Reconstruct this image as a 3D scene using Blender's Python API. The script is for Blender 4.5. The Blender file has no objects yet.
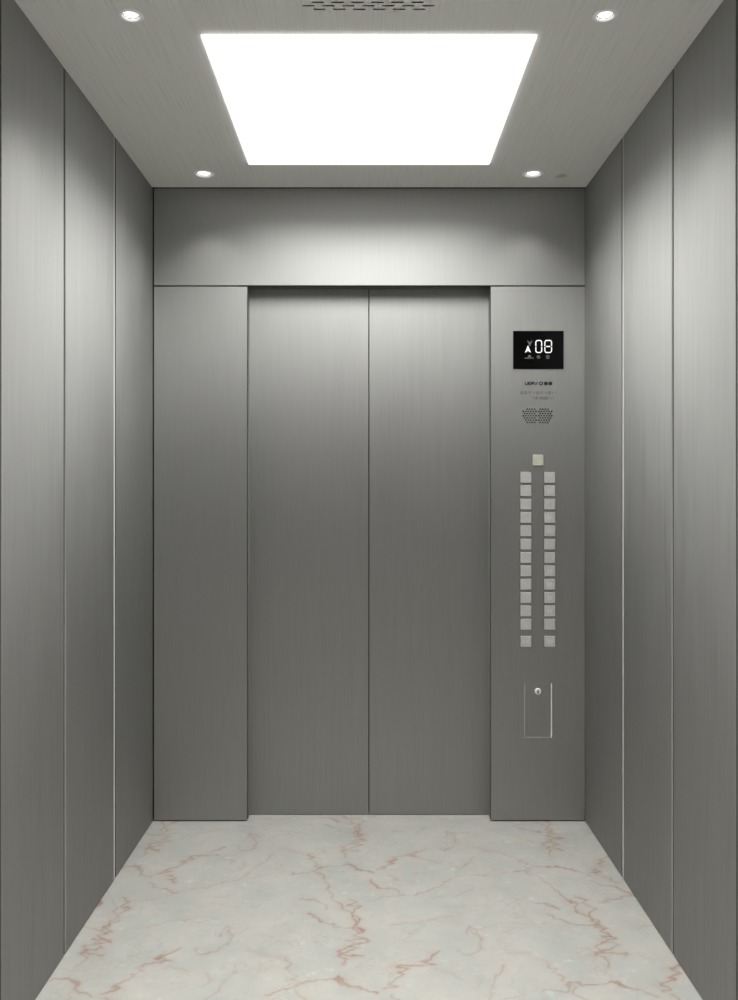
import bpy, bmesh, math, random
import numpy as np
from mathutils import Vector, Matrix

random.seed(4)
S = bpy.context.scene
COL = S.collection

# ------------------------------------------------------------------ measures
F = 840.0                 # focal length in pixels (738 x 1000 frame)
HOR = 487.0               # horizon row
CX = 369.0
CAMZ = 1.238
YF = 3.109                # face of the front wall
YD = 3.1715               # face of the doors
YB = -0.55                # rear wall behind the camera
ZC = 2.345                # ceiling
def fx(px, y=YF): return (px - CX) * y / F
def fz(py, y=YF): return CAMZ + (HOR - py) * y / F
def wall_x(y): return 0.800 + (YF - y) * 0.0046     # the side walls open very slightly
def cy(py): return F * (ZC - CAMZ) / (HOR - py)     # depth of a ceiling point
def gy(py): return F * CAMZ / (py - HOR)            # depth of a floor point

# ------------------------------------------------------------------ helpers
def tag(o, label=None, cat=None, group=None, kind=None):
    if label: o['label'] = label
    if cat: o['category'] = cat
    if group: o['group'] = group
    if kind: o['kind'] = kind
    return o

def empty(name, loc=(0, 0, 0)):
    o = bpy.data.objects.new(name, None)
    o.empty_display_size = 0.05
    COL.objects.link(o)
    o.location = loc
    return o

def link(name, bm, mat, parent=None, smooth=False):
    """bmesh in world coordinates -> one mesh object (local to its parent)"""
    if parent is not None:
        bmesh.ops.translate(bm, verts=bm.verts, vec=-Vector(parent_world(parent)))
    me = bpy.data.meshes.new(name)
    bmesh.ops.recalc_face_normals(bm, faces=bm.faces)
    bm.to_mesh(me); bm.free()
    if smooth:
        for p in me.polygons: p.use_smooth = True
    o = bpy.data.objects.new(name, me)
    COL.objects.link(o)
    if mat: me.materials.append(mat)
    if parent is not None: o.parent = parent
    return o

def parent_world(p):
    v = Vector(p.location)
    while p.parent:
        p = p.parent; v = v + Vector(p.location)
    return v

def box(bm, x0, x1, y0, y1, z0, z1, bevel=0.0, seg=1):
    b = bmesh.new()
    vs = [b.verts.new((x, y, z)) for z in (z0, z1) for y in (y0, y1) for x in (x0, x1)]
    for f in ((0, 1, 3, 2), (4, 6, 7, 5), (0, 4, 5, 1), (1, 5, 7, 3), (3, 7, 6, 2), (2, 6, 4, 0)):
        b.faces.new([vs[i] for i in f])
    if bevel:
        bmesh.ops.bevel(b, geom=b.edges[:], offset=bevel, segments=seg, affect='EDGES', profile=0.5)
    merge(bm, b)
    return bm

def hexa(bm, pts, bevel=0.0):
    """8 points, bottom ring then top ring"""
    b = bmesh.new()
    vs = [b.verts.new(p) for p in pts]
    for f in ((3, 2, 1, 0), (4, 5, 6, 7), (0, 1, 5, 4), (1, 2, 6, 5), (2, 3, 7, 6), (3, 0, 4, 7)):
        b.faces.new([vs[i] for i in f])
    bmesh.ops.recalc_face_normals(b, faces=b.faces)
    if bevel:
        bmesh.ops.bevel(b, geom=b.edges[:], offset=bevel, segments=1, affect='EDGES')
    merge(bm, b)

def merge(bm, b):
    me = bpy.data.meshes.new('tmp'); b.to_mesh(me); b.free()
    bm.from_mesh(me); bpy.data.meshes.remove(me)

def prism_xz(bm, pts, y0, y1):
    """extruded outline in the x-z plane"""
    a = [bm.verts.new((x, y0, z)) for x, z in pts]
    c = [bm.verts.new((x, y1, z)) for x, z in pts]
    bm.faces.new(a); bm.faces.new(c[::-1])
    n = len(pts)
    for i in range(n):
        bm.faces.new((a[i], c[i], c[(i + 1) % n], a[(i + 1) % n]))

def bar_xz(bm, p, q, w, y0, y1):
    p = Vector(p); q = Vector(q); d = (q - p).normalized(); n = Vector((-d.y, d.x)) * (w / 2)
    prism_xz(bm, [tuple(p + n), tuple(q + n), tuple(q - n), tuple(p - n)], y0, y1)

def lathe_z(bm, prof, c, n=48):
    """profile (r, z) turned about a vertical axis through c"""
    rings = []
    for r, z in prof:
        if r < 1e-6:
            rings.append([bm.verts.new((c[0], c[1], c[2] + z))])
        else:
            rings.append([bm.verts.new((c[0] + r * math.cos(2 * math.pi * k / n), c[1] + r * math.sin(2 * math.pi * k / n), c[2] + z)) for k in range(n)])
    for a, b in zip(rings, rings[1:]):
        for k in range(n):
            k2 = (k + 1) % n
            if len(a) == 1 and len(b) == 1: continue
            if len(a) == 1: bm.faces.new((a[0], b[k], b[k2]))
            elif len(b) == 1: bm.faces.new((a[k], a[k2], b[0]))
            else: bm.faces.new((a[k], a[k2], b[k2], b[k]))

def lathe_y(bm, prof, c, n=32):
    """profile (r, dy) turned about an axis pointing along y"""
    t = bmesh.new()
    lathe_z(t, prof, (0, 0, 0), n)
    bmesh.ops.transform(t, matrix=Matrix.Translation(c) @ Matrix.Rotation(math.radians(-90), 4, 'X'), verts=t.verts)
    merge(bm, t)

def cut(obj, bm_cut):
    """boolean difference applied at once"""
    me = bpy.data.meshes.new('cutter'); bmesh.ops.recalc_face_normals(bm_cut, faces=bm_cut.faces)
    bm_cut.to_mesh(me); bm_cut.free()
    c = bpy.data.objects.new('cutter', me); COL.objects.link(c)
    m = obj.modifiers.new('cut', 'BOOLEAN'); m.operation = 'DIFFERENCE'; m.solver = 'EXACT'; m.object = c
    try: m.use_self = True
    except Exception: pass
    bpy.context.view_layer.update()
    dg = bpy.context.evaluated_depsgraph_get()
    new = bpy.data.meshes.new_from_object(obj.evaluated_get(dg))
    obj.modifiers.clear()
    old = obj.data; obj.data = new; bpy.data.meshes.remove(old)
    bpy.data.objects.remove(c); bpy.data.meshes.remove(me)

# ------------------------------------------------------------------ materials
def newmat(name):
    m = bpy.data.materials.new(name); m.use_nodes = True
    nt = m.node_tree
    return m, nt, nt.nodes['Principled BSDF']

def lin(c): return tuple(((v / 255) / 12.92 if v / 255 <= .04045 else ((v / 255 + .055) / 1.055) ** 2.4) for v in c)

def steel(name, tangent, scale, base=(.50, .50, .485), rough=.36, aniso=.75, var=.05, metallic=1.0):
    """brushed stainless steel: streaks drawn out along the grain, sheen spread across it"""
    m, nt, p = newmat(name)
    N = nt.nodes; L = nt.links
    geo = N.new('ShaderNodeNewGeometry')
    mp = N.new('ShaderNodeMapping'); mp.inputs['Scale'].default_value = scale
    L.new(geo.outputs['Position'], mp.inputs['Vector'])
    no = N.new('ShaderNodeTexNoise'); no.inputs['Scale'].default_value = 1.0; no.inputs['Detail'].default_value = 3.0; no.inputs['Roughness'].default_value = .6
    L.new(mp.outputs['Vector'], no.inputs['Vector'])
    r = N.new('ShaderNodeMapRange')
    r.inputs['From Min'].default_value = .3; r.inputs['From Max'].default_value = .7
    r.inputs['To Min'].default_value = 1 - var; r.inputs['To Max'].default_value = 1 + var
    L.new(no.outputs['Fac'], r.inputs['Value'])
    mul = N.new('ShaderNodeVectorMath'); mul.operation = 'SCALE'; mul.inputs[0].default_value = base
    L.new(r.outputs['Result'], mul.inputs['Scale'])
    rr = N.new('ShaderNodeMapRange')
    rr.inputs['From Min'].default_value = .3; rr.inputs['From Max'].default_value = .7
    rr.inputs['To Min'].default_value = rough - .03; rr.inputs['To Max'].default_value = rough + .03
    L.new(no.outputs['Fac'], rr.inputs['Value'])
    t = N.new('ShaderNodeCombineXYZ')
    for i in range(3): t.inputs[i].default_value = tangent[i]
    g = N.new('ShaderNodeBsdfAnisotropic'); g.distribution = 'BECKMANN'
    g.inputs['Anisotropy'].default_value = aniso
    L.new(mul.outputs['Vector'], g.inputs['Color'])
    L.new(rr.outputs['Result'], g.inputs['Roughness'])
    L.new(t.outputs['Vector'], g.inputs['Tangent'])
    d = N.new('ShaderNodeBsdfDiffuse')
    L.new(mul.outputs['Vector'], d.inputs['Color'])
    mx = N.new('ShaderNodeMixShader'); mx.inputs[0].default_value = metallic
    L.new(d.outputs[0], mx.inputs[1]); L.new(g.outputs[0], mx.inputs[2])
    L.new(mx.outputs[0], N['Material Output'].inputs['Surface'])
    return m

def plain(name, col, rough=.5, metallic=0.0, emit=0.0, ecol=None, noise=0.0, nscale=80, spec=.5):
    m, nt, p = newmat(name)
    p.inputs['Roughness'].default_value = rough
    p.inputs['Metallic'].default_value = metallic
    p.inputs['Base Color'].default_value = (*col, 1)
    if noise:
        no = nt.nodes.new('ShaderNodeTexNoise'); no.inputs['Scale'].default_value = nscale
        geo = nt.nodes.new('ShaderNodeNewGeometry'); nt.links.new(geo.outputs['Position'], no.inputs['Vector'])
        r = nt.nodes.new('ShaderNodeMapRange'); r.inputs['To Min'].default_value = 1 - noise; r.inputs['To Max'].default_value = 1 + noise
        nt.links.new(no.outputs['Fac'], r.inputs['Value'])
        mul = nt.nodes.new('ShaderNodeVectorMath'); mul.operation = 'SCALE'; mul.inputs[0].default_value = col
        nt.links.new(r.outputs['Result'], mul.inputs['Scale']); nt.links.new(mul.outputs['Vector'], p.inputs['Base Color'])
    p.inputs['Specular IOR Level'].default_value = spec
    if emit:
        p.inputs['Emission Color'].default_value = (*(ecol or col), 1)
        p.inputs['Emission Strength'].default_value = emit
    return m

DROP = .008
BK = 'M_back'
FLOOR = .465
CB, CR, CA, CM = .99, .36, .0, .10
FB, FR, FA, FM = .375, .62, -.3, .97
SB, SR, SA, SM = .375, .83, -.06, 1
PE, PS = 25.5, 140
E3, C3 = 140, 124  # power and cone of the added rear downlights
E1, E2, C1, C2 = 9, 6, 95, 90
M_front = steel('brushed steel front', (1, 0, 0), (330, 330, 4), (FB, FB, FB * .975), FR, FA, .045, FM)
M_side = steel('brushed steel side', (0, 1, 0), (160, 160, 3), (SB, SB, SB * .975), SR, SA, .055, SM)
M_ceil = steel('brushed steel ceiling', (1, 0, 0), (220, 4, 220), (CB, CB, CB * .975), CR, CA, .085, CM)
M_back = plain('dark rear laminate', (.03, .03, .03), .6, noise=.1)
M_dark = plain('dark joint', (.012, .012, .012), .8, noise=.2)
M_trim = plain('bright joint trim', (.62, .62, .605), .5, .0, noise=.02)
M_jamb = steel('brushed steel door reveal', (0, 0, 1), (420, 420, 5), (.26, .26, .253), .6, 0, .05, .25)
M_rim = steel('flap rim', (1, 0, 0), (330, 330, 4), (.46, .46, .45), .6, 0, .05, .4)
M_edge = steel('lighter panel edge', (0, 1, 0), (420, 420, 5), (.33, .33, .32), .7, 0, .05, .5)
M_joint = plain('grey joint filler', (.055, .055, .053), .8, noise=.2)
M_polish = plain('polished steel', (.75, .75, .73), .22, 1.0, noise=.03)
M_diff = plain('lit diffuser', (.9, .9, .9), .5, 0, 1.3, (1, .995, .98))
M_lens = plain('lit lens', (.9, .9, .9), .4, 0, 3.0, (1, .99, .96))
M_ring_glow = plain('glowing nickel ring', (.95, .95, .93), .4, .1, emit=.10, noise=.02)  # slight emission added so the metal rim looks lit
M_cup = plain('dim lamp cup', (.10, .10, .10), .5, .3, noise=.05)
M_cap = steel('satin silver button', (1, 0, 0), (500, 500, 60), (.52, .51, .50), .45, .3, .10, .35)
M_capy = steel('warm silver button', (1, 0, 0), (700, 700, 20), (.56, .56, .47), .45, .3, .10, .35)
M_mark = plain('engraved mark', (.68, .66, .64), .5, .2, noise=.05)
M_black = plain('black display glass', (.002, .002, .002), .12, 0, spec=.12)
M_lit = plain('lit segment', (.6, .6, .6), .5, 0, .5, (1, 1, .98))
M_dim = plain('unlit segment', (.10, .10, .10), .5, 0, .02, (1, 1, 1))
M_icon = plain('dim icon', (.10, .10, .10), .5, 0, .035, (1, 1, 1))
M_ink = plain('black lettering', (.015, .015, .015), .6)
M_grey = plain('faint grey lettering', (.17, .17, .165), .6)

# ------------------------------------------------------------------ floor
def floor_material():
    m, nt, p = newmat('veined marble'); N = nt.nodes; L = nt.links
    geo = N.new('ShaderNodeNewGeometry')
    at = N.new('ShaderNodeAttribute'); at.attribute_name = 'vein'
    ah = N.new('ShaderNodeAttribute'); ah.attribute_name = 'halo'
    def noise(scale, detail=5, rough=.6, vec=None):
        n = N.new('ShaderNodeTexNoise'); n.inputs['Scale'].default_value = scale
        n.inputs['Detail'].default_value = detail; n.inputs['Roughness'].default_value = rough
        L.new(vec or geo.outputs['Position'], n.inputs['Vector']); return n
    def ramp(src, stops):
        r = N.new('ShaderNodeValToRGB')
        e = r.color_ramp.elements
        e[0].position, e[0].color = stops[0][0], (*stops[0][1], 1)
        e[1].position, e[1].color = stops[1][0], (*stops[1][1], 1)
        for s in stops[2:]:
            q = e.new(s[0]); q.color = (*s[1], 1)
        L.new(src, r.inputs['Fac']); return r
    def mix(fac, a, b):
        x = N.new('ShaderNodeMix'); x.data_type = 'RGBA'
        L.new(fac, x.inputs[0]); L.new(a, x.inputs[6])
        if isinstance(b, tuple): x.inputs[7].default_value = (*b, 1)
        else: L.new(b, x.inputs[7])
        return x.outputs[2]
    def rng(src, a, b, c, d):
        r = N.new('ShaderNodeMapRange'); r.inputs['From Min'].default_value = a; r.inputs['From Max'].default_value = b
        r.inputs['To Min'].default_value = c; r.inputs['To Max'].default_value = d; L.new(src, r.inputs['Value']); return r.outputs['Result']
    n1 = noise(6.5, 7, .66)
    base = ramp(n1.outputs['Fac'], [(.34, (.51, .53, .50)), (.66, (.62, .605, .555)), (.5, (.57, .575, .54))]).outputs['Color']
    n2 = noise(15, 6, .65)
    base = mix(rng(n2.outputs['Fac'], .50, .74, 0, .55), base, (.61, .54, .46))       # warm blush
    n4 = noise(12, 6, .7)
    base = mix(rng(n4.outputs['Fac'], .54, .74, 0, .55), base, (.45, .475, .45))       # cool clouds
    n3 = noise(24, 5, .65)
    base = mix(rng(n3.outputs['Fac'], .58, .72, 0, .65), base, (.74, .75, .71))       # pale flecks
    # faint hairline crazing: ridges where a warped noise crosses its middle value
    for scl, wdt, amt in ((7.0, .012, .42), (13.0, .018, .34)):
        nz = noise(scl, 6, .62)
        ab = N.new('ShaderNodeMath'); ab.operation = 'SUBTRACT'; ab.inputs[1].default_value = .5
        L.new(nz.outputs['Fac'], ab.inputs[0])
        ab2 = N.new('ShaderNodeMath'); ab2.operation = 'ABSOLUTE'; L.new(ab.outputs[0], ab2.inputs[0])
        line = rng(ab2.outputs[0], 0, wdt, amt, 0)
        gate = rng(noise(4.5 + scl * .2, 3, .5).outputs['Fac'], .46, .62, 0, 1)
        mm = N.new('ShaderNodeMath'); mm.operation = 'MULTIPLY'; L.new(line, mm.inputs[0]); L.new(gate, mm.inputs[1])
        base = mix(mm.outputs[0], base, (.42, .33, .25))
    base = mix(ah.outputs['Fac'], base, (.52, .37, .29))
    base = mix(at.outputs['Fac'], base, (.33, .17, .115))
    sc_ = N.new('ShaderNodeVectorMath'); sc_.operation = 'SCALE'; sc_.inputs['Scale'].default_value = FLOOR
    L.new(base, sc_.inputs[0])
    L.new(sc_.outputs['Vector'], p.inputs['Base Color'])
    p.inputs['Roughness'].default_value = .38
    p.inputs['Specular IOR Level'].default_value = .35
    return m

PX, PY = .687, .640       # the veining repeats from tile to tile
Z = 3.69
def R2(*p): return [(290 + a / Z, 815 + b / Z) for a, b in p]
def R5(*p): return [(220 + a / Z, 900 + b / Z) for a, b in p]
def R6(*p): return [(400 + a / Z, 900 + b / Z) for a, b in p]
VEINS = [  # points, strength, width (m), halo
    (R2((228, 2), (262, 10), (240, 18), (272, 24), (244, 40), (262, 52), (238, 60), (275, 72), (240, 80), (280, 95), (222, 105), (258, 112), (195, 125), (265, 132)), .75, .0032, .6),
    (R2((100, 4), (140, 8), (158, 14), (172, 24)), .8, .0035, .3),
    (R2((0, 215), (70, 205), (100, 190), (150, 188), (210, 185), (250, 202), (310, 220)), .8, .0028, .25),
    (R2((205, 182), (235, 190), (228, 196), (258, 206)), .7, .004, .5),
    (R2((60, 148), (92, 156), (70, 165), (96, 178), (80, 186), (100, 195), (75, 210), (105, 222), (122, 240), (135, 268), (155, 300), (190, 330)), .62, .0026, .35),
    (R2((490, 115), (470, 130), (440, 140), (478, 148), (425, 152), (380, 162), (405, 168), (375, 178), (398, 184), (345, 200), (372, 206), (330, 212)), .75, .0036, .6),
    (R2((365, 222), (390, 232), (372, 240), (400, 246)), .6, .003, .6),
    (R2((300, 240), (322, 262), (380, 268), (430, 292)), .7, .003, .5),
    (R2((300, 325), (360, 310), (430, 290), (490, 274), (560, 246), (630, 232), (738, 225)), .55, .0022, .18),
    (R2((610, 230), (650, 190), (685, 150)), .38, .0026, .3),
    (R2((545, 112), (560, 125), (602, 120), (612, 96), (578, 72)), .5, .0024, .2),
    (R2((520, 296), (600, 296), (690, 270)), .3, .0024, .25),
    (R5((440, 5), (470, 22), (455, 40), (495, 58), (478, 72), (508, 88), (478, 98), (515, 112), (482, 122), (530, 136), (470, 142), (500, 152), (440, 170), (425, 180), (450, 190), (425, 204), (446, 215), (438, 245)), .72, .003, .7),
    (R5((330, 48), (352, 52), (346, 62), (372, 72), (400, 90), (480, 97)), .65, .0028, .3),
    (R5((0, 300), (50, 265), (82, 232)), .42, .0026, .35),
    (R5((-8, 130), (12, 98), (38, 116), (34, 140), (30, 168)), .55, .0024, .25),
    (R5((38, 116), (100, 100), (150, 98), (240, 92)), .28, .002, .15),
    (R5((34, 150), (130, 130), (190, 108)), .22, .002, .15),
    (R5((470, 200), (520, 210)), .2, .006, .5),
    (R6((235, 195), (270, 186), (292, 175)), .35, .004, .4),
    (R6((400, 185), (470, 200), (540, 220), (570, 232)), .14, .006, .5),
    (R6((-20, 100), (30, 90), (110, 80), (150, 65), (190, 60)), .34, .0022, .2),
    (R6((130, 250), (180, 262), (210, 285)), .22, .004, .4),
    (R6((270, 270), (290, 300), (275, 315)), .3, .003, .4),
    (R6((160, 20), (260, 16), (340, 22), (380, 0)), .26, .0024, .2),
]

def build_floor():
    ys = np.concatenate([np.arange(YB, 1.90, .02), np.arange(1.90, YD + .05, .0042)])
    nx = 430
    xs = np.linspace(-1, 1, nx)
    w = .812
    X, Y = np.meshgrid(xs * w, ys)
    X = X.ravel(); Y = Y.ravel()
    rs = np.random.RandomState(11)
    wx = np.zeros_like(X); wy = np.zeros_like(X)
    for f, a in ((18, .006), (45, .0035), (110, .0022), (240, .0012)):     # ragged edges
        for _ in range(3):
            th = rs.rand() * 6.283; ph = rs.rand(2) * 6.283
            k = f * (X * math.cos(th) + Y * math.sin(th))
            wx += a * np.sin(k + ph[0]); wy += a * np.sin(k * 1.13 + ph[1])
    Xw, Yw = X + wx, Y + wy
    vein = np.zeros_like(X); halo = np.zeros_like(X)
    for pts, s, wd, hl in VEINS:
        q = [((a - CX) * gy(b) / F, gy(b)) for a, b in pts]
        for (ax, ay), (bx, by) in zip(q, q[1:]):
            mx, my = (ax + bx) / 2, (ay + by) / 2
            dx, dy = Xw - mx, Yw - my
            dx -= PX * np.round(dx / PX); dy -= PY * np.round(dy / PY)
            ux, uy = bx - ax, by - ay
            l2 = ux * ux + uy * uy + 1e-12
            t = np.clip((dx * ux + dy * uy) / l2, -.5, .5)
            d2 = (dx - t * ux) ** 2 + (dy - t * uy) ** 2
            vein = np.maximum(vein, s * np.exp(-d2 / (wd * wd)))
            halo = np.maximum(halo, hl * np.exp(-d2 / (.016 ** 2)))
    brk = np.zeros_like(X)
    for f in (30, 55, 90):
        for _ in range(2):
            th = rs.rand() * 6.283
            brk += np.sin(f * (X * math.cos(th) + Y * math.sin(th)) + rs.rand() * 6.28) / 6
    vein *= np.clip(.85 + .6 * brk, .25, 1.0) * .92
    halo *= np.clip(.55 + .9 * brk, 0, 1) * .55
    ny = len(ys)
    idx = np.arange(nx * ny).reshape(ny, nx)
    quads = np.stack([idx[:-1, :-1], idx[:-1, 1:], idx[1:, 1:], idx[1:, :-1]], -1).reshape(-1, 4)
    co = np.stack([X, Y, np.zeros_like(X)], -1)
    # underside, so the slab has thickness
    n0 = len(co)
    low = np.array([[-w, ys[0], -.04], [w, ys[0], -.04], [w, ys[-1], -.04], [-w, ys[-1], -.04]])
    co = np.concatenate([co, low])
    faces = [tuple(int(v) for v in q) for q in quads]
    faces.append((n0 + 3, n0 + 2, n0 + 1, n0))
    faces.append(tuple([n0, n0 + 1] + [int(v) for v in idx[0, ::-1]]))
    faces.append(tuple([n0 + 2, n0 + 3] + [int(v) for v in idx[-1, :]]))
    faces.append(tuple([n0 + 3, n0] + [int(v) for v in idx[:, 0]]))
    faces.append(tuple([n0 + 1, n0 + 2] + [int(v) for v in idx[::-1, -1]]))
    me = bpy.data.meshes.new('floor')
    me.from_pydata(co.tolist(), [], faces); me.update()
    for nm, arr in (('vein', vein), ('halo', halo)):
        a = me.attributes.new(nm, 'FLOAT', 'POINT')
        a.data.foreach_set('value', np.concatenate([arr, np.zeros(4)]).astype(np.float32))
    me.materials.append(floor_material())
    o = bpy.data.objects.new('floor', me); COL.objects.link(o)
    tag(o, 'pale grey marble floor with rust pink veins', kind='structure')
build_floor()

# ------------------------------------------------------------------ ceiling
YP0, YP1, PHW = cy(34.8), cy(164.8), .412
LIGHTS = [(131, 16, .0285), (605, 16, .0285), (204, 174, .0375), (533, 174, .0375)]
lights_at = [((px - CX) * cy(py) / F, cy(py), r) for px, py, r in LIGHTS]
lights_at += [(sx * .557, yy, .0285) for yy in (.97, -.03) for sx in (-1, 1)]      # unseen downlights added behind the camera to brighten ceiling and floor
VR = [(9.35, 6, 312.9), (5.85, 7, 302.1), (2.4, 6, 311.3)]
sensor = ((561 - CX) * cy(176) / F, cy(176), .0205)
bm = bmesh.new()
box(bm, -.83, .83, YB - .03, YF - .006, ZC, ZC + .02)
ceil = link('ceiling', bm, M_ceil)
tag(ceil, 'brushed steel lift ceiling with light panel opening', kind='structure')
c = bmesh.new()
box(c, -PHW, PHW, YP0, YP1, ZC - .05, ZC + .05)
vx = .17; vy0, vy1 = cy(-.9), cy(12.6)
box(c, -vx, vx, vy0, vy1, ZC - .05, ZC + .05)
for x, y, r in lights_at:
    lathe_z(c, [(0, -.05), (r * .86, -.05), (r * .86, .05), (0, .05)], (x, y, ZC), 48)
lathe_z(c, [(0, -.05), (sensor[2], -.05), (sensor[2], .05), (0, .05)], (sensor[0], sensor[1], ZC), 32)
cut(ceil, c)

# light panel
lp = empty('ceiling_light_panel', (0, (YP0 + YP1) / 2, ZC))
tag(lp, 'large square white lit panel set in the steel ceiling', 'ceiling light')
bm = bmesh.new()
HD = DROP                                # the diffuser hangs a little below the ceiling, with tapered lit sides
yb0 = F * (ZC - HD - CAMZ) / (HOR - 34.8 - 840 * HD / 2.06 * .97)
yb1 = F * (ZC - HD - CAMZ) / (HOR - 164.8)
wb = 120.2 * yb1 / F
hexa(bm, [(-wb, yb0, ZC - HD), (wb, yb0, ZC - HD), (wb, yb1, ZC - HD), (-wb, yb1, ZC - HD),
          (-PHW + .0006, YP0 + .0006, ZC + .004), (PHW - .0006, YP0 + .0006, ZC + .004), (PHW - .0006, YP1 - .0006, ZC + .004), (-PHW + .0006, YP1 - .0006, ZC + .004)])
link('diffuser', bm, M_diff, lp)
bm = bmesh.new(); box(bm, -PHW - .02, PHW + .02, YP0 - .02, YP1 + .02, ZC + .0205, ZC + .075, .004); link('housing', bm, M_dark, lp)

al = bpy.data.lights.new('panel_lamp', 'AREA'); al.shape = 'RECTANGLE'; al.size = 2 * wb - .006; al.size_y = yb1 - yb0 - .006
al.energy = PE; al.spread = math.radians(PS); al.color = (1, .995, .98)
ao = bpy.data.objects.new('panel_lamp', al); COL.objects.link(ao); ao.parent = lp; ao.location = (0, (yb0 + yb1) / 2 - (YP0 + YP1) / 2, -HD - .0008)

# downlights
names = ['small round steel-rimmed downlight in the ceiling, front left of the nearer pair',
         'small round steel-rimmed downlight in the ceiling, right one of the nearer pair',
         'round downlight by the door wall, at the left corner of the lit panel',
         'round downlight by the door wall, next to the small ceiling grille']
names[0] = 'small round steel-rimmed downlight in the ceiling, left one of the nearer pair'
names += ['added unseen downlight further back in the %s ceiling row, %s' % (b, a) for a in ('above the viewer', 'near the rear wall') for b in ('left', 'right')]
for i, (x, y, r) in enumerate(lights_at):
    d = empty('recessed_downlight', (x, y, ZC))
    tag(d, names[i], 'downlight', 'recessed downlights in the ceiling')
    bm = bmesh.new()
    lathe_z(bm, [(r * .66, .004), (r * .68, -.0002), (r * .76, -.0022), (r * .92, -.0024), (r, -.0006), (r, 0), (r * .85, .0002), (r * .85, .012), (r * .66, .012), (r * .66, .004)], (x, y, ZC), 64)
    link('trim_ring', bm, M_ring_glow, d, True)
    bm = bmesh.new()
    lathe_z(bm, [(r * .655, .0035), (r * .58, .0045), (r * .58, .013), (r * .74, .017), (r * .74, .0122), (r * .655, .0122), (r * .655, .0035)], (x, y, ZC), 64)
    link('reflector', bm, M_cup, d, True)
    bm = bmesh.new()
    lathe_z(bm, [(0, .0020), (r * .35, .0024), (r * .575, .0040), (r * .575, .012), (0, .012)], (x, y, ZC), 48)
    link('lens', bm, M_lens, d, True)
    bm = bmesh.new()
    lathe_z(bm, [(0, .0175), (r * .8, .0175), (r * .8, .06), (r * .6, .07), (0, .07)], (x, y, ZC), 32)
    link('lamp_body', bm, M_dark, d, True)
    l = bpy.data.lights.new('lamp', 'SPOT'); l.energy = E1 if i < 2 else E2 if i < 4 else E3; l.spot_size = math.radians(C1 if i < 2 else C2 if i < 4 else C3); l.spot_blend = 1
    l.color = (1, .985, .95); l.shadow_soft_size = .02
    lo = bpy.data.objects.new('lamp', l); COL.objects.link(lo); lo.parent = d; lo.location = (0, 0, -.03)

# vent: a plate with three rows of slots over a dark duct
vent = empty('ceiling_vent', (0, (vy0 + vy1) / 2, ZC))
tag(vent, 'row of dark ventilation slots cut in the ceiling behind the light panel', 'vent')
bm = bmesh.new(); box(bm, -vx + .0003, vx - .0003, vy0 + .0003, vy1 - .0003, ZC, ZC + .0008)
plate = link('slotted_plate', bm, M_ceil, vent)
c = bmesh.new()
oc = plate.location
for row, n, x0 in VR:
    y = cy(row); pw = 12.8 * y / F; pit = 19.95 * y / F; h = .0031
    for k in range(n):
        xa = (x0 - CX) * y / F + k * pit
        xb = xa + pw
        t = []
        for j in range(9):
            a = -math.pi / 2 + math.pi * j / 8; t.append((xb - h + h * math.cos(a), y + h * math.sin(a)))
        for j in range(9):
            a = math.pi / 2 + math.pi * j / 8; t.append((xa + h + h * math.cos(a), y + h * math.sin(a)))
        lo_ = [c.verts.new((p[0], p[1], ZC - .01)) for p in t]; hi_ = [c.verts.new((p[0], p[1], ZC + .02)) for p in t]
        c.faces.new(lo_[::-1]); c.faces.new(hi_)
        for j in range(len(t)): c.faces.new((lo_[j], lo_[(j + 1) % len(t)], hi_[(j + 1) % len(t)], hi_[j]))
cut(plate, c)
bm = bmesh.new(); box(bm, -vx - .01, vx + .01, vy0 - .01, vy1 + .01, ZC + .0206, ZC + .05, .002); link('duct', bm, M_dark, vent)

# little round grille beside the far right downlight
g = empty('ceiling_grille', (sensor[0], sensor[1], ZC))
tag(g, 'tiny round perforated grille in the ceiling beside the far right downlight', 'grille')
bm = bmesh.new(); lathe_z(bm, [(0, .0), (sensor[2] - .0014, 0), (sensor[2] - .0014, .0008), (0, .0008)], (sensor[0], sensor[1], ZC), 32)
gp = link('cover', bm, M_ceil, g)
c = bmesh.new()
for rr, nn in ((0, 1), (.0075, 5), (.0145, 9)):
    for k in range(nn):
        a = 2 * math.pi * k / nn
        lathe_z(c, [(0, -.01), (.0032, -.01), (.0032, .02), (0, .02)], (sensor[0] + rr * math.cos(a), sensor[1] + rr * math.sin(a), ZC), 8)
cut(gp, c)
bm = bmesh.new(); lathe_z(bm, [(0, .0042), (sensor[2] + .004, .0206), (sensor[2] + .004, .04), (0, .04)], (sensor[0], sensor[1], ZC), 32); link('capsule', bm, M_dark, g)

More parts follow.
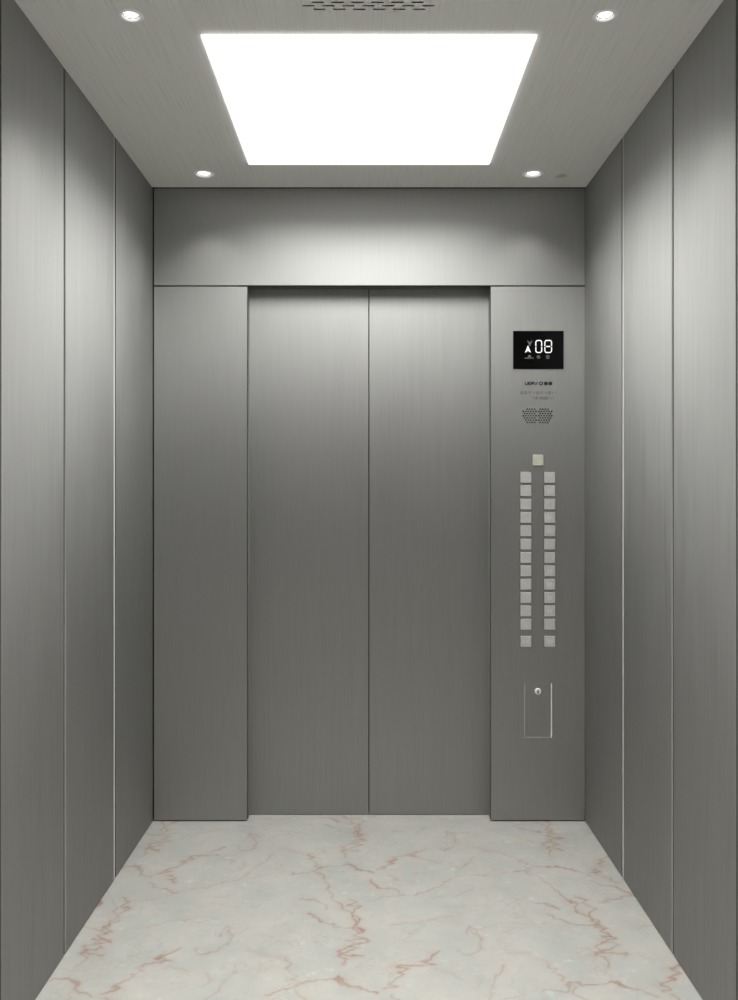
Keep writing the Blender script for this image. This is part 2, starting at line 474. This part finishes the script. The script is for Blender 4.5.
# ------------------------------------------------------------------ side walls
def y_at(half): return half_y(half)
def half_y(half):
    # depth at which the side wall is seen "half" pixels from the axis
    y = 2.5
    for _ in range(30): y = F * wall_x(y) / half
    return y
def panel(side, ya, yb, z0, z1, bev, sink=0.0):
    b = bmesh.new(); t = .018 - sink
    s = side
    xa, xb = wall_x(ya) + sink, wall_x(yb) + sink
    pts = [(s * xa, ya, z0), (s * xb, yb, z0), (s * (xb + t), yb, z0), (s * (xa + t), ya, z0)]
    pts += [(p[0], p[1], z1) for p in pts]
    hexa(b, pts, bev)
    return b
for side, nm, edges, bright in (
        (-1, 'wall_left', [216.3, 253.7, 303.6, 368.6], {253.7}),
        (1, 'wall_right', [216.0, 253.0, 303.1, 367.6], {303.1})):
    bm = bmesh.new()
    xo = side * .832; xi = side * .8315
    x0, x1 = sorted((side * .826, side * .856))
    box(bm, x0, x1, YB - .03, YD + .06, -.04, ZC + .05)
    w = link(nm, bm, M_dark)
    side_word = 'left' if side < 0 else 'right'
    tag(w, '%s lift wall of tall brushed steel panels' % side_word, kind='structure')
    ys = [YF + .015] + [half_y(h) for h in edges[1:]]
    ys += [ys[-1] - .45 * k for k in range(1, 5)] + [YB + .002]
    for k in range(len(ys) - 1):
        far, near = ys[k], ys[k + 1]
        z0, z1 = .002, ZC - .0005
        f_in = 0.0 if k == 0 else .0050
        n_in = .0050
        if k == 0: n_in = .0062          # joint with a bright strip on its near side
        if k == 1: f_in = .0147
        if k == 2: f_in = .0125          # joint with a paler strip on its far side, painting the light its edge catches
        link('wall_panel', panel(side, near + n_in, far - f_in, z0, z1, .0006), M_side, w)
        if k == 0: continue
        if k == 1:
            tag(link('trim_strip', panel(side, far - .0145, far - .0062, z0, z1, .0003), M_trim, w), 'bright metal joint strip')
            link('joint', panel(side, far - .0060, far + .0060, z0, z1, 0, .0015), M_joint, w)
        elif k == 2:
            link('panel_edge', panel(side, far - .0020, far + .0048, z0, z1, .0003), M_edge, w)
            link('joint', panel(side, far - .0123, far - .0022, z0, z1, 0, .0015), M_joint, w)
        else:
            link('joint', panel(side, far - .0048, far + .0048, z0, z1, 0, .0015), M_joint, w)

# rear wall, behind the camera
bm = bmesh.new(); box(bm, -.83, .83, YB - .03, YB, -.04, ZC)
tag(link('wall_back', bm, globals()[BK]), 'dark laminate rear wall of the lift', kind='structure')

# ------------------------------------------------------------------ front wall
bm = bmesh.new()                      # structure behind the cladding, around the doorway
XL, XR, ZH = fx(247.2), fx(490.8), fz(285.4)
T = YD - .002
box(bm, -.826, XL - .02, YF + .02, T, 0.0, ZC + .05)
box(bm, XR + .02, .826, YF + .02, T, 0.0, ZC + .05)
box(bm, XL - .02, XR + .02, YF + .02, T, ZH + .02, ZC + .05)
wf = link('wall_front', bm, M_dark)
tag(wf, 'front lift wall of brushed steel around the doors', kind='structure')
bm = bmesh.new(); box(bm, fx(153.9), .7993, YF, YF + .0195, ZH, ZC - .001, .0008)
box(bm, XL - .019, XR + .019, YF + .01, T, ZH, ZH + .0195)
link('transom_panel', bm, M_front, wf)
for nm, a, b in (('l', fx(153.9), XL), ('r', XR, .7993)):
    bm = bmesh.new(); box(bm, a, b, YF, YF + .0195, .0045, ZH - .0045, .0006)
    link('return_panel', bm, M_front, wf)
    bm = bmesh.new()
    if nm == 'l': box(bm, b - .0195, b - .0002, YF + .0197, T, .0045, ZH - .0006)
    else: box(bm, a + .0002, a + .0195, YF + .0197, T, .0045, ZH - .0006)
    link('door_jamb', bm, M_jamb, wf)
bm = bmesh.new(); box(bm, -.826, .826, YD + .034, YD + .06, -.04, ZC + .05); link('shaft_lining', bm, M_dark, wf)

XM = fx(368.9, YD)
for n, a, b in ((1, XL - .05, XM - .0014), (2, XM + .0014, XR + .05)):
    bm = bmesh.new(); box(bm, a, b, YD, YD + .03, .0015, ZH + .05, .001)
    d = link('door_%d' % n, bm, M_front)
    tag(d, '%s leaf of the closed brushed steel lift doors' % ('left' if n == 1 else 'right'), 'door', kind='structure')

# ------------------------------------------------------------------ floor indicator
dx0, dx1, dz0, dz1 = fx(513), fx(563.4), fz(369), fz(331)
disp = empty('floor_indicator', ((dx0 + dx1) / 2, YF, (dz0 + dz1) / 2))
tag(disp, 'black glass floor indicator showing 08 and a lit up arrow', 'display')
bm = bmesh.new(); box(bm, dx0, dx1, YF - .0035, YF - .0001, dz0, dz1, .0008); link('screen', bm, M_black, disp)
YS0, YS1 = YF - .0042, YF - .0033
def D(x, y): return (fx(508 + x / 12.3), fz(326 + y / 12.3))
def seg_digit(name, x0, x1, y0, y1, segs):
    bm = bmesh.new(); w = .98 * .0037; k = 15; mid = (y0 + y1) / 2; g_ = 5
    S_ = {'a': [(x0 + k, y0), (x1 - k, y0)], 'g': [(x0 + k, mid), (x1 - k, mid)], 'd': [(x0 + k, y1), (x1 - k, y1)],
          'f': [(x0, y0 + k), (x0, mid - g_)], 'e': [(x0, mid + g_), (x0, y1 - k)], 'b': [(x1, y0 + k), (x1, mid - g_)], 'c': [(x1, mid + g_), (x1, y1 - k)]}
    for s in segs: bar_xz(bm, D(*S_[s][0]), D(*S_[s][1]), w, YS0, YS1)
    for (cx_, cy_, sx, sy) in ((x0, y0, 1, 1), (x1, y0, -1, 1), (x0, y1, 1, -1), (x1, y1, -1, -1)):
        bar_xz(bm, D(cx_, cy_ + sy * k), D(cx_ + sx * k, cy_), w, YS0, YS1)
    link(name, bm, M_lit, disp)
seg_digit('digit_zero', 340, 412, 180, 328, 'abcdef')
seg_digit('digit_eight', 451, 533, 180, 328, 'abcdefg')
bm = bmesh.new(); prism_xz(bm, [D(243, 240), D(205, 332), D(243, 306), D(281, 332)], YS0, YS1); link('up_arrow', bm, M_lit, disp)
bm = bmesh.new(); prism_xz(bm, [D(230, 176), D(265, 204), D(300, 176), D(266, 255)], YS0, YS1); link('down_arrow', bm, M_dim, disp)
bm = bmesh.new()
prism_xz(bm, [D(242, 386), D(248, 364), D(262, 356), D(276, 364), D(284, 386)], YS0, YS1)
for k in range(7): prism_xz(bm, [D(203 + 16 * k, 390), D(215 + 16 * k, 390), D(215 + 16 * k, 403), D(203 + 16 * k, 403)], YS0, YS1)
link('status_icon', bm, M_icon, disp)
bm = bmesh.new()
n = 20
for j in range(n):
    a, b = 2 * math.pi * j / n, 2 * math.pi * (j + 1) / n
    bar_xz(bm, D(372 + 17 * math.cos(a), 382 + 17 * math.sin(a)), D(372 + 17 * math.cos(b), 382 + 17 * math.sin(b)), .0024, YS0, YS1)
bar_xz(bm, D(362, 382), D(382, 382), .002, YS0, YS1)
link('status_icon', bm, M_icon, disp)
bm = bmesh.new()
for q in ((466, 364, 504, 364), (466, 400, 504, 400), (470, 364, 470, 400), (500, 364, 500, 400), (485, 364, 485, 400), (470, 382, 500, 382)):
    bar_xz(bm, D(q[0], q[1]), D(q[2], q[3]), .0020, YS0, YS1)
link('status_icon', bm, M_icon, disp)

# ------------------------------------------------------------------ printed lettering under the display
def G(x, y): return (fx(516 + x / 16.77), fz(378 + y / 16.77))
YT0, YT1 = YF - .0009, YF - .0001
def stroke(bm, pts, w):
    for p, q in zip(pts, pts[1:]): bar_xz(bm, G(*p), G(*q), w, YT0, YT1)
bm = bmesh.new(); w = .0029
stroke(bm, [(152, 68), (158, 112), (192, 112), (198, 68)], w)                                # U
stroke(bm, [(248, 70), (212, 70), (210, 112), (248, 112)], w); stroke(bm, [(210, 91), (242, 91)], w)   # E
stroke(bm, [(258, 114), (258, 70), (292, 70), (292, 90), (260, 90)], w); stroke(bm, [(274, 90), (296, 114)], w)   # R
stroke(bm, [(304, 68), (332, 114), (362, 68)], w)                                            # V
stroke(bm, [(388, 92), (402, 70), (438, 70), (450, 92), (438, 113), (402, 113), (388, 92)], w * 1.15)   # O
for x0 in (478, 552):                                                                        # two dense characters
    stroke(bm, [(x0, 72), (x0 + 46, 72), (x0 + 46, 114), (x0, 114), (x0, 72)], w * 1.1)
    stroke(bm, [(x0, 93), (x0 + 46, 93)], w); stroke(bm, [(x0 + 23, 72), (x0 + 23, 114)], w * 1.3)
tag(link('brand_lettering', bm, M_ink), 'small black lettering printed on the steel under the floor indicator', 'lettering')
bm = bmesh.new(); w = .0014
def glyph(x, y, wd, h, kind):
    if kind == 0: stroke(bm, [(x, y), (x + wd, y), (x + wd, y + h), (x, y + h), (x, y)], w); stroke(bm, [(x, y + h / 2), (x + wd, y + h / 2)], w); stroke(bm, [(x + wd / 2, y), (x + wd / 2, y + h)], w)
    if kind == 1: stroke(bm, [(x, y), (x + wd, y)], w); stroke(bm, [(x + wd / 2, y), (x + wd / 2, y + h)], w); stroke(bm, [(x, y + h * .5), (x + wd, y + h * .5)], w)
    if kind == 2: stroke(bm, [(x + wd / 2, y), (x + wd / 2, y + h)], w * 1.2)
    if kind == 3: stroke(bm, [(x, y), (x + wd / 2, y + h / 2), (x + wd, y)], w); stroke(bm, [(x + wd / 2, y + h / 2), (x + wd / 2, y + h)], w)
for x, kd in ((75, 0), (140, 0), (205, 1), (283, 3), (345, 0), (415, 1), (480, 3), (540, 0)): glyph(x, 228, 42, 42, kd)
for x in (612, 655): glyph(x, 232, 12, 40, 2)
for x, kd in ((285, 1), (330, 0)): glyph(x, 318, 34, 38, kd)
for x, kd in ((405, 0), (455, 0), (500, 0)): glyph(x, 318, 34, 38, kd)
for x in (560, 590, 625): glyph(x, 320, 12, 36, 2)
tag(link('fine_print', bm, M_grey), 'two faint grey lines of fine print above the speaker holes', 'lettering')

# ------------------------------------------------------------------ speaker grille
sp = empty('speaker_grille', (fx(537.5), YF, fz(415.8)))
tag(sp, 'barrel-shaped grille of fine holes in the steel below the fine print', 'speaker grille')
bm = bmesh.new(); hb = bmesh.new()
pit = 2.5
for row, xmax in enumerate((10.6, 14.6, 15.0, 14.8, 14.3, 13.6, 10.8)):
    py = 409.3 + row * pit * math.sqrt(3) / 2
    for sx in (-1, 1):
        for cell in range(12):
            off = .35 + pit * ((.5 if row % 2 else 1.0) + cell)
            if off > xmax: break
            px = 537.4 + sx * off
            c0 = (fx(px), fz(py)); R = pit * .0037012 / math.sqrt(3) ; r = pit * .0037012 * .42
            oh = [(c0[0] + R * math.cos(math.radians(90 + 60 * k)), c0[1] + R * math.sin(math.radians(90 + 60 * k))) for k in range(6)]
            o2 = []
            for k in range(6):
                o2 += [oh[k], ((oh[k][0] + oh[(k + 1) % 6][0]) / 2, (oh[k][1] + oh[(k + 1) % 6][1]) / 2)]
            inn = [(c0[0] + r * math.cos(math.radians(90 + 30 * k)), c0[1] + r * math.sin(math.radians(90 + 30 * k))) for k in range(12)]
            yo = YF - .0022
            A = [bm.verts.new((p[0], yo, p[1])) for p in o2]; B = [bm.verts.new((p[0], yo, p[1])) for p in inn]
            Cc = [bm.verts.new((p[0], YF - .0008, p[1])) for p in inn]; Dd = [bm.verts.new((p[0], YF - .0008, p[1])) for p in o2]
            for k in range(12):
                k2 = (k + 1) % 12
                bm.faces.new((A[k], A[k2], B[k2], B[k])); bm.faces.new((B[k], B[k2], Cc[k2], Cc[k])); bm.faces.new((A[k2], A[k], Dd[k], Dd[k2]))
            prism_xz(hb, oh, YF - .0007, YF - .0001)
link('perforated_plate', bm, M_edge, sp)
link('backing', hb, M_dark, sp)

# ------------------------------------------------------------------ push buttons
BS = 10.9 * .0037012 / 2
def make_button(mat):
    root = empty('push_button', (0, 0, 0))
    bm = bmesh.new(); box(bm, -BS - .0009, BS + .0009, -.0012, -.0001, -BS - .0009, BS + .0009, .0003); link('bezel', bm, M_dark, root)
    bm = bmesh.new(); box(bm, -BS, BS, -.0065, -.0012, -BS, BS, .0012, 2); link('button_cap', bm, mat, root)
    return root
def marking(root, strokes):
    bm = bmesh.new()
    for p, q in strokes: bar_xz(bm, p, q, .0022, -.0070, -.0064)
    o = link('marking', bm, M_mark)
    o.parent = root
def copy_button(src):
    r = src.copy(); COL.objects.link(r)
    for ch in list(src.children):
        k = ch.copy(); COL.objects.link(k); k.parent = r
    return r
proto = make_button(M_cap)
ord_ = ['topmost', 'second from top', 'third from top', 'fourth from top', 'fifth from top', 'sixth from top', 'seventh from top', 'sixth from bottom', 'fifth from bottom', 'fourth from bottom', 'third from bottom', 'lowest of the closely spaced twelve', 'set apart at the very bottom']
rows = [477.5 + 13.33 * k for k in range(12)] + [641.2]
first = True
s = BS
for cx_, word in ((525.6, 'left'), (549.4, 'right')):
    for k, py in enumerate(rows):
        b = proto if first else copy_button(proto)
        first = False
        b.location = (fx(cx_), YF, fz(py))
        tag(b, 'square silver button in the %s column, %s' % (word, ord_[k]), 'button', 'push buttons in two columns')
buttons = [o for o in COL.objects if o.name.startswith('push_button')]
for b in buttons:                      # engraved marks: two upright strokes on most of the right column
    right = b.location.x > fx(540); z = b.location.z
    k = min(range(13), key=lambda i: abs(fz(rows[i]) - z))
    if right and k in (1, 3, 4, 7, 8, 9, 10):
        marking(b, [((-.005, -.007), (-.005, .007)), ((.004, -.007), (.004, .007))])
    elif right and k == 12:
        marking(b, [((0, -.008), (0, .008)), ((-.010, 0), (-.004, .006)), ((-.010, 0), (-.004, -.006)), ((.010, 0), (.004, .006)), ((.010, 0), (.004, -.006))])
    elif not right and k == 12:
        marking(b, [((-.004, 0), (-.010, .006)), ((-.004, 0), (-.010, -.006)), ((.004, 0), (.010, .006)), ((.004, 0), (.010, -.006))])
top = make_button(M_capy)
top.location = (fx(537.8), YF, fz(460.2))
tag(top, 'single yellowish square button centred above the two columns', 'button')

# ------------------------------------------------------------------ service flap with lock
x0, x1, z0, z1 = fx(524.2), fx(552.0), fz(737.6), fz(683.3)
fl = empty('service_flap', ((x0 + x1) / 2, YF, (z0 + z1) / 2))
tag(fl, 'narrow upright steel service flap with a round lock, below the buttons', 'access flap')
bm = bmesh.new(); box(bm, x0 + .003, x1 - .0045, YF - .0006, YF - .0001, z0 + .003, z1); link('flap_door', bm, M_front, fl)  # the right edge's caught light is painted as a brighter strip
bm = bmesh.new(); box(bm, x1 - .0042, x1 - .0002, YF - .0012, YF - .0001, z0, z1, .0003); tag(link('edge_highlight', bm, M_trim, fl), 'right edge with its highlight painted bright')
bm = bmesh.new(); box(bm, x0, x1 - .0044, YF - .0007, YF - .0001, z0, z0 + .0022, 0); link('bottom_edge', bm, M_rim, fl)
bm = bmesh.new(); box(bm, x0, x0 + .0022, YF - .0007, YF - .0001, z0 + .003, z1, 0); link('side_edge', bm, M_rim, fl)
lc = (fx(537.8), YF - .0006, fz(691.4))
bm = bmesh.new(); lathe_y(bm, [(0, -.005), (.0095, -.005), (.0118, -.0035), (.0122, 0), (0, 0)], lc, 40)
bmesh.ops.recalc_face_normals(bm, faces=bm.faces)
lk = link('lock', bm, M_mark, fl)
bm = bmesh.new()
prism_xz(bm, [(lc[0] + .0024 * math.cos(a) - .0003, lc[2] - .001 + .0034 * math.sin(a)) for a in [2 * math.pi * k / 16 for k in range(16)]], lc[1] - .0056, lc[1] - .0049)
prism_xz(bm, [(lc[0] - .0014, lc[2] + .0062), (lc[0] + .0009, lc[2] + .0062), (lc[0] + .0030, lc[2] - .0055), (lc[0] - .0036, lc[2] - .0055)], lc[1] - .0056, lc[1] - .0049)
kh = link('keyhole', bm, M_dark); kh.parent = lk
kh.matrix_parent_inverse = Matrix.Translation(-parent_world(lk))

# ------------------------------------------------------------------ world, camera, colour
wd = bpy.data.worlds.new('lift'); S.world = wd; wd.use_nodes = True
wd.node_tree.nodes['Background'].inputs['Color'].default_value = (.5, .5, .5, 1)
wd.node_tree.nodes['Background'].inputs['Strength'].default_value = .05
cam = bpy.data.cameras.new('camera'); co = bpy.data.objects.new('camera', cam); COL.objects.link(co)
co.location = (0, 0, CAMZ); co.rotation_euler = (math.radians(90), 0, 0)
cam.sensor_width = 36; cam.sensor_fit = 'AUTO'; cam.lens = F / 1000 * 36
cam.shift_y = -(500 - HOR) / 1000
cam.clip_start = .01
S.camera = co
S.view_settings.view_transform = 'Standard'
S.view_settings.look = 'None'
S.view_settings.gamma = 1
S.view_settings.use_curve_mapping = False
S.view_settings.exposure = 0.0
S.cycles.max_bounces = 12
S.cycles.diffuse_bounces = 6
S.cycles.glossy_bounces = 8
S.cycles.use_denoising = True
